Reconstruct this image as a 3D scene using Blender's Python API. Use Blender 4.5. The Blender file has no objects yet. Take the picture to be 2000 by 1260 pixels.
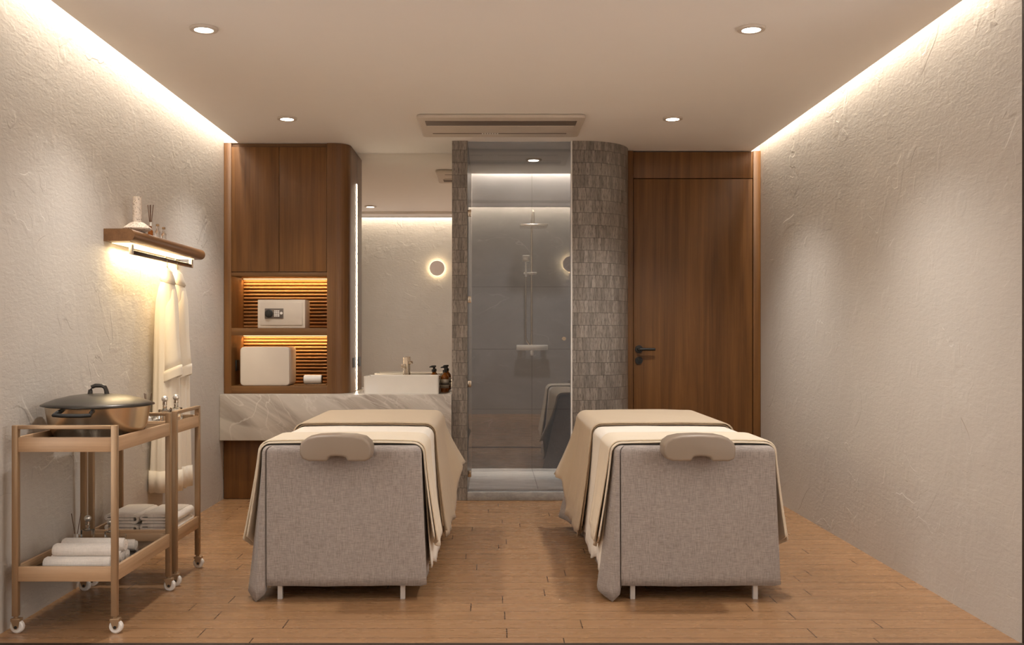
import bpy, bmesh, math, random
from mathutils import Vector, Matrix
random.seed(7)
PI = math.pi
S = bpy.context.scene
COL = S.collection
# ------------------------------------------------------------------ constants (metres)
H, CAM = 2.6, 1.187
FILL = 1.45  # glow strength of the added fill panels in the lounge
XL, XR = -1.96, 2.045          # plastered side walls
YN, YB = 3.95, 7.93            # room mouth, back wall behind the joinery
# ------------------------------------------------------------------ materials
def newmat(name):
    m = bpy.data.materials.new(name); m.use_nodes = True
    return m, m.node_tree, m.node_tree.nodes['Principled BSDF']
def N(nt, t, **kw):
    n = nt.nodes.new(t)
    for k, v in kw.items(): setattr(n, k, v)
    return n
def put(nt, sock, v):
    if isinstance(v, bpy.types.NodeSocket): nt.links.new(v, sock)
    elif v is not None: sock.default_value = v
def c4(c): return (c[0], c[1], c[2], 1)
def mth(nt, op, a, b=None, c=None, clamp=False):
    n = N(nt, 'ShaderNodeMath', operation=op, use_clamp=clamp)
    put(nt, n.inputs[0], a); put(nt, n.inputs[1], b); put(nt, n.inputs[2], c)
    return n.outputs[0]
def coords(nt, scale=(1, 1, 1), rot=(0, 0, 0), uv=False, loc=(0, 0, 0)):
    tc = N(nt, 'ShaderNodeTexCoord'); mp = N(nt, 'ShaderNodeMapping')
    nt.links.new(tc.outputs['UV' if uv else 'Object'], mp.inputs[0])
    mp.inputs['Scale'].default_value = scale; mp.inputs['Rotation'].default_value = rot; mp.inputs['Location'].default_value = loc
    return mp.outputs[0]
def noise(nt, vec, scale, detail=3, rough=.5, dist=0.):
    n = N(nt, 'ShaderNodeTexNoise'); put(nt, n.inputs['Vector'], vec)
    n.inputs['Scale'].default_value = scale; n.inputs['Detail'].default_value = detail
    n.inputs['Roughness'].default_value = rough; n.inputs['Distortion'].default_value = dist
    return n.outputs[0]
def mrange(nt, v, a, b, c=0., d=1., smooth=False):
    n = N(nt, 'ShaderNodeMapRange', interpolation_type='SMOOTHSTEP' if smooth else 'LINEAR')
    put(nt, n.inputs[0], v)
    for i, x in enumerate((a, b, c, d)): n.inputs[i + 1].default_value = x
    return n.outputs[0]
def mixc(nt, f, a, b, mode='MIX'):
    n = N(nt, 'ShaderNodeMix', data_type='RGBA', blend_type=mode)
    put(nt, n.inputs[0], f); put(nt, n.inputs[6], a if isinstance(a, bpy.types.NodeSocket) else c4(a))
    put(nt, n.inputs[7], b if isinstance(b, bpy.types.NodeSocket) else c4(b))
    return n.outputs[2]
def bump(nt, bsdf, h, dist=.01, strength=1.):
    n = N(nt, 'ShaderNodeBump'); put(nt, n.inputs['Height'], h)
    n.inputs['Distance'].default_value = dist; n.inputs['Strength'].default_value = strength
    nt.links.new(n.outputs[0], bsdf.inputs['Normal'])
def simple(name, col, rough=.5, metal=0., spec=None, coat=0., trans=0., ior=None, var=0.04):
    m, nt, b = newmat(name)
    if var:
        f = noise(nt, coords(nt), 9, 3)
        put(nt, b.inputs['Base Color'], mixc(nt, f, tuple(x * (1 - var) for x in col), tuple(min(1, x * (1 + var)) for x in col)))
    else: b.inputs['Base Color'].default_value = c4(col)
    b.inputs['Roughness'].default_value = rough; b.inputs['Metallic'].default_value = metal
    if spec is not None: b.inputs['Specular IOR Level'].default_value = spec
    b.inputs['Coat Weight'].default_value = coat; b.inputs['Transmission Weight'].default_value = trans
    if ior: b.inputs['IOR'].default_value = ior
    return m
def emit(name, col, k):
    m, nt, b = newmat(name)
    b.inputs['Base Color'].default_value = c4((.8, .8, .8))
    b.inputs['Emission Color'].default_value = c4(col); b.inputs['Emission Strength'].default_value = k
    return m
def plaster(name, col, amt=1.):
    m, nt, b = newmat(name)
    v = coords(nt)
    big = noise(nt, v, 1.3, 4, .6)
    base = mixc(nt, mrange(nt, big, .3, .7), tuple(x * .95 for x in col), tuple(x * 1.04 for x in col))
    put(nt, b.inputs['Base Color'], base)
    tot = None
    for sc, ds, w, off in ((1.5, 1.2, 1., 0), (2.7, 1., .7, 7.3), (5.2, .8, .3, 3.1)):
        vv = coords(nt, loc=(off, off, off))
        n1 = noise(nt, vv, sc, 3.2, .45, ds)
        mask = mrange(nt, noise(nt, coords(nt, loc=(off + 4, 0, off)), sc * 1.4, 2), .56, .64, smooth=True)
        s1 = mrange(nt, n1, .492, .502, smooth=True)
        s2 = mrange(nt, n1, .57, .60, 0., -.5, smooth=True)
        h = mth(nt, 'MULTIPLY', mth(nt, 'MULTIPLY', mth(nt, 'ADD', s1, s2), mask), w)
        tot = h if tot is None else mth(nt, 'ADD', tot, h)
    fine = noise(nt, v, 38, 5, .65)
    strk = noise(nt, coords(nt, scale=(9, 9, 34), rot=(.6, .3, 0)), 1.6, 4, .6, .6)
    tot = mth(nt, 'ADD', tot, mth(nt, 'MULTIPLY', fine, .8))
    tot = mth(nt, 'ADD', tot, mth(nt, 'MULTIPLY', strk, .9))
    bump(nt, b, tot, .0016 * amt)
    b.inputs['Roughness'].default_value = .62
    b.inputs['Specular IOR Level'].default_value = .35
    return m
def wood(name, dark, light, axis='z', rough=.38, scale=1., coat=0., con=1.):
    m, nt, b = newmat(name)
    lo, hi = .55 * scale, 7. * scale
    sc = {'z': (hi, hi, lo), 'x': (lo, hi, hi), 'y': (hi, lo, hi)}[axis]
    g1 = noise(nt, coords(nt, scale=sc), 1.3, 5, .62, 1.1)
    sc2 = tuple((14 if s == hi else 2.2) * s for s in sc)
    g2 = noise(nt, coords(nt, scale=sc2), 1., 3, .6)
    f = mth(nt, 'ADD', mth(nt, 'MULTIPLY', mrange(nt, g1, .25, .75), .65), mth(nt, 'MULTIPLY', mrange(nt, g2, .3, .7), .35))
    w = N(nt, 'ShaderNodeTexWave', wave_type='RINGS', rings_direction={'z': 'Z', 'x': 'X', 'y': 'Y'}[axis])
    put(nt, w.inputs[0], coords(nt, scale=tuple(s * .5 for s in sc))); w.inputs['Scale'].default_value = 1.1
    w.inputs['Distortion'].default_value = 9; w.inputs['Detail'].default_value = 3; w.inputs['Detail Scale'].default_value = 1.4
    f = mth(nt, 'ADD', mth(nt, 'MULTIPLY', f, .8), mth(nt, 'MULTIPLY', w.outputs['Fac'], .2))
    f = mrange(nt, f, .5 - .35 / con, .5 + .35 / con)
    put(nt, b.inputs['Base Color'], mixc(nt, f, dark, light))
    b.inputs['Roughness'].default_value = rough; b.inputs['Coat Weight'].default_value = coat
    bump(nt, b, g2, .0006)
    return m
def floor_mat():
    m, nt, b = newmat('oak_floorboards')
    tc = N(nt, 'ShaderNodeTexCoord'); sp = N(nt, 'ShaderNodeSeparateXYZ'); nt.links.new(tc.outputs['Object'], sp.inputs[0])
    X, Y = sp.outputs[0], sp.outputs[1]
    PW, PL = .13, 1.22
    ry = mth(nt, 'DIVIDE', Y, PW); row = mth(nt, 'FLOOR', ry); fy = mth(nt, 'FRACT', ry)
    wn = N(nt, 'ShaderNodeTexWhiteNoise', noise_dimensions='1D'); put(nt, wn.inputs['W'], row)
    rx = mth(nt, 'ADD', mth(nt, 'DIVIDE', X, PL), mth(nt, 'MULTIPLY', wn.outputs[0], 7.3)); colm = mth(nt, 'FLOOR', rx); fx = mth(nt, 'FRACT', rx)
    idn = N(nt, 'ShaderNodeTexWhiteNoise', noise_dimensions='2D'); cb = N(nt, 'ShaderNodeCombineXYZ')
    put(nt, cb.inputs[0], row); put(nt, cb.inputs[1], colm); nt.links.new(cb.outputs[0], idn.inputs['Vector'])
    pid = idn.outputs[0]
    off = N(nt, 'ShaderNodeCombineXYZ'); put(nt, off.inputs[0], mth(nt, 'MULTIPLY', pid, 9)); put(nt, off.inputs[2], mth(nt, 'MULTIPLY', pid, 31))
    va = N(nt, 'ShaderNodeVectorMath', operation='ADD'); nt.links.new(coords(nt, scale=(.9, 13, 1)), va.inputs[0]); nt.links.new(off.outputs[0], va.inputs[1])
    g = noise(nt, va.outputs[0], 1.8, 6, .62, .8)
    vb = N(nt, 'ShaderNodeVectorMath', operation='ADD'); nt.links.new(coords(nt, scale=(3, 120, 1)), vb.inputs[0]); nt.links.new(off.outputs[0], vb.inputs[1])
    g2 = noise(nt, vb.outputs[0], 1.6, 3, .6)
    f = mth(nt, 'ADD', mth(nt, 'MULTIPLY', mrange(nt, g, .25, .75), .6), mth(nt, 'MULTIPLY', mrange(nt, g2, .3, .7), .4))
    base = mixc(nt, f, (.245, .125, .055), (.42, .240, .122))
    base = mixc(nt, mrange(nt, pid, 0, 1, 0, .5), base, (.30, .165, .078))
    jy = mth(nt, 'GREATER_THAN', mth(nt, 'ABSOLUTE', mth(nt, 'SUBTRACT', fy, .5)), .5 - .0019 / PW)
    jx = mth(nt, 'GREATER_THAN', mth(nt, 'ABSOLUTE', mth(nt, 'SUBTRACT', fx, .5)), .5 - .0022 / PL)
    j = mth(nt, 'MAXIMUM', mth(nt, 'MULTIPLY', jy, .7), jx)
    put(nt, b.inputs['Base Color'], mixc(nt, j, base, (.05, .022, .01)))
    put(nt, b.inputs['Roughness'], mrange(nt, noise(nt, coords(nt, scale=(2, 9, 1)), 2, 3), .3, .7, .22, .34))
    bump(nt, b, mth(nt, 'SUBTRACT', mth(nt, 'MULTIPLY', g2, .12), j), .0012)
    b.inputs['Specular IOR Level'].default_value = .45
    return m
def marble(name, base, dark, vein, scale=1., rough=.18, rot=(0, .7, .3), vw=.012, vamt=.8):
    m, nt, b = newmat(name)
    v = coords(nt, scale=(scale, scale, scale * 1.9), rot=rot)
    n = noise(nt, v, 2.2, 7, .6, 1.2)
    c = mixc(nt, mrange(nt, n, .3, .7), dark, base)
    for k, (sc, wdt, am) in enumerate(((1.4, vw, vamt), (3.1, vw * .7, vamt * .5))):
        n2 = noise(nt, coords(nt, scale=(scale, scale, scale * 2.3), rot=rot, loc=(k * 3.3, 1, 2)), sc, 4, .5, 1.4)
        ln = mrange(nt, mth(nt, 'ABSOLUTE', mth(nt, 'SUBTRACT', n2, .5)), 0, wdt, am, 0, smooth=True)
        mk = mrange(nt, noise(nt, coords(nt, loc=(9 + k, 2, 2)), 2.1, 2), .42, .6)
        c = mixc(nt, mth(nt, 'MULTIPLY', ln, mk), c, vein)
    put(nt, b.inputs['Base Color'], c); b.inputs['Roughness'].default_value = rough
    return m, nt, b, c
def shower_stone():
    m, nt, b, c = marble('grey_stone_slabs', (.165, .160, .162), (.115, .112, .114), (.32, .31, .31), .8, .32, vw=.006, vamt=.5)
    tc = N(nt, 'ShaderNodeTexCoord'); sp = N(nt, 'ShaderNodeSeparateXYZ'); nt.links.new(tc.outputs['Object'], sp.inputs[0])
    j = None
    for z in (.55, 1.075, 1.62):
        q = mth(nt, 'COMPARE', sp.outputs[2], z, .003); j = q if j is None else mth(nt, 'MAXIMUM', j, q)
    q = mth(nt, 'COMPARE', sp.outputs[0], .349, .003); j = mth(nt, 'MAXIMUM', j, q)
    put(nt, b.inputs['Base Color'], mixc(nt, j, c, (.06, .058, .058)))
    return m
def counter_stone():
    m, nt, b = newmat('beige_veined_marble')
    v0 = coords(nt, rot=(0, -.62, 0))
    def st(sc, loc=(0, 0, 0)):
        mp = N(nt, 'ShaderNodeMapping'); nt.links.new(v0, mp.inputs[0]); mp.inputs['Scale'].default_value = sc; mp.inputs['Location'].default_value = loc; return mp.outputs[0]
    n = noise(nt, st((1., 2, 4.5)), 1.5, 7, .62, .9)
    c = mixc(nt, mrange(nt, n, .34, .66), (.33, .285, .245), (.56, .51, .455))
    n3 = noise(nt, st((.7, 2, 3.2), (3, 1, 2)), 1.3, 4, .5, .7)
    c = mixc(nt, mrange(nt, n3, .54, .62, 0, .55, smooth=True), c, (.66, .62, .565))
    for k, (sc, am) in enumerate(((1.1, .6), (2.3, .4))):
        n2 = noise(nt, st((.8, 1.5, 2.), (k * 3.3, 1, 5)), sc, 5, .5, 1.1)
        c = mixc(nt, mrange(nt, mth(nt, 'ABSOLUTE', mth(nt, 'SUBTRACT', n2, .5)), 0, .010, am, 0), c, (.74, .70, .65) if k else (.70, .66, .61))
    put(nt, b.inputs['Base Color'], c); b.inputs['Roughness'].default_value = .2
    return m
def shower_floor():
    m, nt, b, c = marble('pale_grey_shower_floor', (.60, .58, .56), (.46, .445, .43), (.6, .58, .56), 2., .4, vw=.006, vamt=.4)
    tc = N(nt, 'ShaderNodeTexCoord'); sp = N(nt, 'ShaderNodeSeparateXYZ'); nt.links.new(tc.outputs['Object'], sp.inputs[0])
    j = mth(nt, 'COMPARE', sp.outputs[0], .349, .003)
    put(nt, b.inputs['Base Color'], mixc(nt, j, c, (.2, .19, .18)))
    return m
def tile_mat():
    m, nt, b = newmat('taupe_strip_mosaic')
    tc = N(nt, 'ShaderNodeTexCoord')
    def brick(w, mort, c1, c2):
        n = N(nt, 'ShaderNodeTexBrick', offset=.5, offset_frequency=2, squash=1.)
        nt.links.new(tc.outputs['UV'], n.inputs['Vector'])
        for k, v in (('Color1', c4(c1)), ('Color2', c4(c2)), ('Mortar', c4((0, 0, 0))), ('Scale', 1.), ('Mortar Size', mort), ('Mortar Smooth', .1), ('Bias', 0.), ('Brick Width', w), ('Row Height', .0905)):
            n.inputs[k].default_value = v
        return n
    b1 = brick(.029, .0007, (.33, .285, .245), (.15, .127, .108)); b2 = brick(.087, .0013, (1, 1, 1), (1, 1, 1))
    mp = N(nt, 'ShaderNodeMapping'); nt.links.new(tc.outputs['UV'], mp.inputs[0]); mp.inputs['Scale'].default_value = (260, 22, 1)
    fl = noise(nt, mp.outputs[0], 1., 4, .65)
    c = mixc(nt, mrange(nt, fl, .48, .62), b1.outputs['Color'], (.075, .062, .052))
    mp2 = N(nt, 'ShaderNodeMapping'); nt.links.new(tc.outputs['UV'], mp2.inputs[0]); mp2.inputs['Scale'].default_value = (110, 14, 1)
    c = mixc(nt, mrange(nt, noise(nt, mp2.outputs[0], 1, 3), .35, .7, 0, .45), c, (.33, .29, .25))
    jj = mth(nt, 'MAXIMUM', mth(nt, 'MULTIPLY', b1.outputs['Fac'], .45), b2.outputs['Fac'])
    put(nt, b.inputs['Base Color'], mixc(nt, jj, c, (.07, .058, .05)))
    bump(nt, b, mth(nt, 'SUBTRACT', mth(nt, 'MULTIPLY', fl, .3), jj), .0015)
    b.inputs['Roughness'].default_value = .3
    return m
def fabric(name, col, rough=.9, weave=0., sheen=.25, wsc=1.):
    m, nt, b = newmat(name)
    if weave:
        a = noise(nt, coords(nt, scale=(30 * wsc, 30 * wsc, 330 * wsc)), 1, 3, .6); c = noise(nt, coords(nt, scale=(330 * wsc, 330 * wsc, 30 * wsc)), 1, 3, .6)
        f = mth(nt, 'MULTIPLY', mth(nt, 'ADD', a, c), .5)
        put(nt, b.inputs['Base Color'], mixc(nt, mrange(nt, f, .36, .64), tuple(x * (1 - weave) for x in col), tuple(min(1, x * (1 + weave)) for x in col)))
        bump(nt, b, f, .0025)
    else:
        f = noise(nt, coords(nt), 320, 2)
        put(nt, b.inputs['Base Color'], mixc(nt, f, tuple(x * .96 for x in col), tuple(min(1, x * 1.04) for x in col)))
        bump(nt, b, f, .0008)
    b.inputs['Roughness'].default_value = rough; b.inputs['Sheen Weight'].default_value = sheen
    b.inputs['Specular IOR Level'].default_value = .2
    return m
def speckle(name):
    m, nt, b = newmat(name)
    v = N(nt, 'ShaderNodeTexVoronoi'); put(nt, v.inputs['Vector'], coords(nt)); v.inputs['Scale'].default_value = 170
    k = mth(nt, 'MULTIPLY', mrange(nt, v.outputs['Distance'], .32, .40, 1, 0), mrange(nt, noise(nt, coords(nt), 90, 2), .46, .56))
    put(nt, b.inputs['Base Color'], mixc(nt, k, (.66, .57, .49), (.17, .12, .085))); b.inputs['Roughness'].default_value = .8
    bump(nt, b, mth(nt, 'MULTIPLY', k, -1.), .002)
    return m
def door_glass():
    # coated shower pane: clear body with a mirror-like share of reflection
    m = bpy.data.materials.new('reflective_shower_glass'); m.use_nodes = True; nt = m.node_tree; nt.nodes.clear()
    o = N(nt, 'ShaderNodeOutputMaterial'); t = N(nt, 'ShaderNodeBsdfTransparent'); g = N(nt, 'ShaderNodeBsdfGlossy'); mx = N(nt, 'ShaderNodeMixShader')
    t.inputs[0].default_value = (.95, .955, .96, 1); g.inputs['Roughness'].default_value = .0; g.inputs['Color'].default_value = (.95, .95, .97, 1)
    fr = N(nt, 'ShaderNodeFresnel'); fr.inputs[0].default_value = 1.8
    put(nt, mx.inputs[0], mth(nt, 'ADD', fr.outputs[0], .06))
    nt.links.new(t.outputs[0], mx.inputs[1]); nt.links.new(g.outputs[0], mx.inputs[2]); nt.links.new(mx.outputs[0], o.inputs[0])
    return m

M = dict(
    plaster=plaster('trowelled_beige_plaster', (.54, .497, .450)),
    plaster2=plaster('beige_plaster_lounge', (.38, .345, .30), 1.),
    ceil=simple('ceiling_paint', (.82, .785, .745), .85, var=.01),
    cove=simple('cove_paint', (.75, .70, .62), .8, var=.01),
    floor=floor_mat(),
    wood=wood('walnut_veneer', (.10, .040, .0095), (.205, .091, .025), 'z', .42, con=1.1),
    woodx=wood('walnut_veneer_crosswise', (.11, .046, .012), (.20, .092, .027), 'x', .44),
    woody=wood('walnut_veneer_lengthwise', (.115, .052, .019), (.21, .10, .04), 'y', .38, 1.6),
    gap=simple('shadow_gap_brown', (.03, .016, .008), .7),
    reed=wood('reeded_oak', (.20, .088, .026), (.36, .175, .06), 'x', .35),
    oakx=wood('light_oak_crosswise', (.36, .22, .12), (.56, .37, .22), 'x', .42),
    oaky=wood('light_oak_lengthwise', (.37, .23, .125), (.58, .385, .235), 'y', .42),
    brass=simple('brushed_champagne_metal', (.36, .235, .135), .38, .45),
    stone=counter_stone(),
    sill=marble('grey_granite_sill', (.40, .385, .37), (.25, .24, .23), (.5, .48, .47), 9., .35)[0],
    tile=tile_mat(), shower=shower_stone(), sfloor=shower_floor(),
    linen=fabric('greige_linen', (.335, .290, .262), .95, .28, .2),
    white=fabric('cream_sheet', (.76, .69, .60), .85),
    blanket=fabric('sand_blanket', (.50, .395, .28), .85, sheen=.15), blanket2=fabric('cream_sand_blanket', (.70, .60, .465), .85, sheen=.2),
    robe=fabric('waffle_robe', (.80, .72, .60), .95),
    towel=fabric('terry_towel', (.74, .68, .62), 1., .08, .4, .6),
    pad=simple('taupe_leatherette', (.27, .21, .158), .42),
    steel=simple('painted_table_leg', (.62, .59, .56), .3, .3),
    chrome=simple('satin_nickel', (.55, .47, .38), .22, 1.),
    nickel=simple('polished_rail_end', (.80, .77, .72), .3, .8),
    darkmetal=simple('bronze_rail', (.10, .065, .045), .35, .9),
    black=simple('black_fitting', (.012, .011, .010), .45),
    castiron=simple('black_satin_lid', (.05, .043, .036), .33, .55),
    pot=simple('brushed_bronze_pan', (.74, .60, .44), .26, 1.),
    porcelain=simple('white_ceramic', (.82, .78, .72), .12, coat=.5),
    cream=simple('cream_lacquer', (.64, .56, .47), .35),
    cream2=simple('cream_lacquer_door', (.60, .525, .445), .35),
    white_p=simple('white_plastic', (.80, .77, .73), .4),
    acp=simple('ac_panel_plastic', (.56, .485, .41), .45),
    acd=simple('ac_slot', (.13, .095, .07), .6),
    mirror=simple('silvered_mirror', (.90, .88, .85), 0., 1., var=0),
    glass=simple('clear_glass', (.95, .95, .93), .03, trans=1., ior=1.45, var=0),
    amber=simple('amber_glass', (.42, .13, .015), .08, trans=.55, ior=1.45, var=0),
    label=simple('pale_label', (.62, .55, .43), .6), labeld=simple('dark_label', (.03, .022, .018), .6),
    blackglass=simple('smoked_tray_glass', (.035, .026, .02), .06, coat=.3, var=0),
    reedstick=simple('dark_reed', (.12, .06, .035), .7), cork=simple('cork_stopper', (.30, .19, .10), .8),
    terrazzo=speckle('pitted_travertine'),
    sconce=simple('sconce_disc_taupe', (.5, .42, .36), .6),
    dial=simple('grey_keypad_plate', (.16, .135, .12), .35, .5),
    warmled=emit('warm_led', (1., .62, .28), 3.), cleanled=emit('cream_led', (1., .84, .62), 42.),
    pane=emit('fill_panel_glow', (1., .97, .93), FILL), bulb=emit('downlight_lens', (1., .93, .82), 14.), halo=emit('sconce_halo', (1., .82, .52), 26.), shelfled=emit('shelf_led', (1., .74, .38), 1.6),  # pane: soft fill glow for the added side panels
    door=door_glass(),
)
# ------------------------------------------------------------------ object helpers
def origin(o):
    v = Vector((0, 0, 0))
    while o: v += o.location; o = o.parent
    return v
def thing(name, label, cat, loc, group=None):
    o = bpy.data.objects.new(name, None); COL.objects.link(o); o.location = loc; o.empty_display_size = .1
    return tag(o, label, cat, group)
def tag(o, label, cat, group=None, kind=None):
    o['label'] = label; o['category'] = cat
    if group: o['group'] = group
    if kind: o['kind'] = kind
    return o
def dup(root, delta, label, group=None):
    r = root.copy(); COL.objects.link(r); r.location = root.location + Vector(delta); r['label'] = label
    if group: r['group'] = group
    for ch in root.children:
        c = ch.copy(); COL.objects.link(c); c.parent = r
        for g in ch.children:
            d = g.copy(); COL.objects.link(d); d.parent = c
    return r
class MB:
    def __init__(s): s.bm = bmesh.new(); s.uv = None
    def box(s, x0, x1, y0, y1, z0, z1, bev=0., seg=2):
        b = bmesh.new(); r = bmesh.ops.create_cube(b, size=1.)
        for v in b.verts: v.co = Vector(((x0 + x1) / 2 + v.co.x * (x1 - x0), (y0 + y1) / 2 + v.co.y * (y1 - y0), (z0 + z1) / 2 + v.co.z * (z1 - z0)))
        if bev: bmesh.ops.bevel(b, geom=b.edges[:], offset=bev, segments=seg, profile=.5, affect='EDGES')
        return s._join(b)
    def _join(s, b):
        me = bpy.data.meshes.new('tmp'); b.to_mesh(me); b.free(); s.bm.from_mesh(me); bpy.data.meshes.remove(me); return s
    def prism(s, pts, a0, a1, axis='z', bev=0., seg=2):
        b = bmesh.new()
        f3 = {'z': lambda p, a: (p[0], p[1], a), 'y': lambda p, a: (p[0], a, p[1]), 'x': lambda p, a: (a, p[0], p[1])}[axis]
        lo = [b.verts.new(f3(p, a0)) for p in pts]; hi = [b.verts.new(f3(p, a1)) for p in pts]
        n = len(pts); b.faces.new(lo[::-1]); caps = b.faces.new(hi)
        for i in range(n): b.faces.new((lo[i], lo[(i + 1) % n], hi[(i + 1) % n], hi[i]))
        bmesh.ops.recalc_face_normals(b, faces=b.faces[:])
        if bev:
            es = [e for e in b.edges if (e.verts[0] in lo) == (e.verts[1] in lo)]
            bmesh.ops.bevel(b, geom=es, offset=bev, segments=seg, profile=.5, affect='EDGES')
        return s._join(b)
    def lathe(s, prof, cx, cy, cz=0., n=32, axis='z', cap=True):
        b = bmesh.new(); rings = []
        for r, h in prof:
            ring = []
            for i in range(n):
                a = 2 * PI * i / n; u, v = r * math.cos(a), r * math.sin(a)
                p = {'z': (cx + u, cy + v, cz + h), 'y': (cx + u, cy + h, cz + v), 'x': (cx + h, cy + u, cz + v)}[axis]
                ring.append(b.verts.new(p))
            rings.append(ring)
        for q in range(len(rings) - 1):
            for i in range(n): b.faces.new((rings[q][i], rings[q][(i + 1) % n], rings[q + 1][(i + 1) % n], rings[q + 1][i]))
        if cap: b.faces.new(rings[0][::-1]); b.faces.new(rings[-1])
        bmesh.ops.recalc_face_normals(b, faces=b.faces[:])
        return s._join(b)
    def tube(s, pts, r, n=10, flat=None):
        pts = [Vector(p) for p in pts]; b = bmesh.new(); rings = []
        up = Vector((0, 0, 1))
        for i, p in enumerate(pts):
            t = (pts[min(i + 1, len(pts) - 1)] - pts[max(i - 1, 0)]).normalized()
            a = up if abs(t.dot(up)) < .95 else Vector((1, 0, 0))
            u = t.cross(a).normalized(); v = u.cross(t).normalized()
            rr = r[i] if isinstance(r, (list, tuple)) else r
            rings.append([b.verts.new(p + (u * math.cos(2 * PI * k / n) * (flat or 1) + v * math.sin(2 * PI * k / n)) * rr) for k in range(n)])
        for q in range(len(rings) - 1):
            for k in range(n): b.faces.new((rings[q][k], rings[q][(k + 1) % n], rings[q + 1][(k + 1) % n], rings[q + 1][k]))
        b.faces.new(rings[0][::-1]); b.faces.new(rings[-1]); bmesh.ops.recalc_face_normals(b, faces=b.faces[:])
        return s._join(b)
    def ball(s, c, r, n=16):
        pr = [(max(1e-4, r * math.sin(PI * i / 10)), -r * math.cos(PI * i / 10)) for i in range(11)]
        return s.lathe(pr, c[0], c[1], c[2], n)
    def ribbon(s, path, th, a0, a1, axis):
        P = [Vector(p) for p in path]; L, R = [], []
        for i, p in enumerate(P):
            t = (P[min(i + 1, len(P) - 1)] - P[max(i - 1, 0)]).normalized(); nn = Vector((-t.y, t.x))
            L.append(p + nn * th / 2); R.append(p - nn * th / 2)
        f3 = {'y': lambda p, a: (p[0], a, p[1]), 'x': lambda p, a: (a, p[0], p[1])}[axis]
        b = bmesh.new(); V = [[b.verts.new(f3(q, a)) for q in (l, r)] for a in (a0, a1) for l, r in zip(L, R)]
        n = len(P); A, B = V[:n], V[n:]
        for i in range(n - 1):
            b.faces.new((A[i][0], A[i + 1][0], A[i + 1][1], A[i][1])); b.faces.new((B[i][0], B[i][1], B[i + 1][1], B[i + 1][0]))
            b.faces.new((A[i][0], B[i][0], B[i + 1][0], A[i + 1][0])); b.faces.new((A[i][1], A[i + 1][1], B[i + 1][1], B[i][1]))
        b.faces.new((A[0][0], A[0][1], B[0][1], B[0][0])); b.faces.new((A[-1][0], B[-1][0], B[-1][1], A[-1][1]))
        bmesh.ops.recalc_face_normals(b, faces=b.faces[:])
        return s._join(b)
    def grid(s, rows, close=False):
        b = bmesh.new(); V = [[b.verts.new(p) for p in r] for r in rows]
        for i in range(len(V) - 1):
            m = len(V[i])
            for j in range(m if close else m - 1): b.faces.new((V[i][j], V[i][(j + 1) % m], V[i + 1][(j + 1) % m], V[i + 1][j]))
        bmesh.ops.recalc_face_normals(b, faces=b.faces[:])
        return s._join(b)
    def build(s, name, mat, parent=None, ang=35, label=None, solid=0., sub=0, base=None):
        me = bpy.data.meshes.new(name)
        if parent is not None: o0 = origin(parent)
        elif base is not None: o0 = Vector(base)
        else:
            cs = [v.co for v in s.bm.verts]
            o0 = Vector(((min(c.x for c in cs) + max(c.x for c in cs)) / 2, (min(c.y for c in cs) + max(c.y for c in cs)) / 2, min(c.z for c in cs)))
        bmesh.ops.translate(s.bm, verts=s.bm.verts[:], vec=-o0)
        s.bm.to_mesh(me); s.bm.free()
        me.polygons.foreach_set('use_smooth', [True] * len(me.polygons)); me.set_sharp_from_angle(angle=math.radians(ang))
        me.materials.append(M[mat]); o = bpy.data.objects.new(name, me); COL.objects.link(o)
        if parent is not None: o.parent = parent
        else: o.location = o0
        if label: o['label'] = label
        if solid:
            md = o.modifiers.new('thickness', 'SOLIDIFY'); md.thickness = solid; md.offset = 0
        if sub:
            md = o.modifiers.new('smoothing', 'SUBSURF'); md.levels = sub; md.render_levels = sub
        return o
def box(*a, **k): return MB().box(*a, **k)
def struct(o): o['kind'] = 'structure'; return o
def arc(cx, cy, r, a0, a1, n):
    return [(cx + r * math.cos(math.radians(a0 + (a1 - a0) * i / n)), cy + r * math.sin(math.radians(a0 + (a1 - a0) * i / n))) for i in range(n + 1)]
Z0 = (0, 0, 0)
# ------------------------------------------------------------------ room shell
struct(box(-2.6, 2.7, -1., 9.3, -.12, 0).build('floor', 'floor', base=Z0))
struct(box(XL - .2, XL, YN, 8.2, 0, 2.84).build('wall_left', 'plaster', base=Z0))
struct(box(XR, XR + .2, YN + .002, 8.2, 0, 2.84).build('wall_right', 'plaster', base=Z0))
struct(box(XL, -.29, YB, YB + .1, 0, 2.84).build('wall_back', 'plaster', base=Z0))
b = MB(); b.box(-1.855, 1.978, 4.2, 8.90, H, H + .05); b.box(-1.855, 1.978, YN, 4.2, H - .028, H + .05)  # added drop along the front; its edge shapes a dark shade band when mirrored
struct(b.build('ceiling', 'ceil', base=Z0))
# raised lid above the light coves
struct(box(XL - .2, XR + .2, YN, 9.2, 2.84, 2.9).build('trim_1', 'cove', base=Z0))
struct(box(XL, -1.855, 7.48, YB, H, 2.84).build('trim_2', 'cove', base=Z0))
struct(box(1.978, XR, 7.83, YB, H, 2.84).build('trim_3', 'cove', base=Z0))
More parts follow.
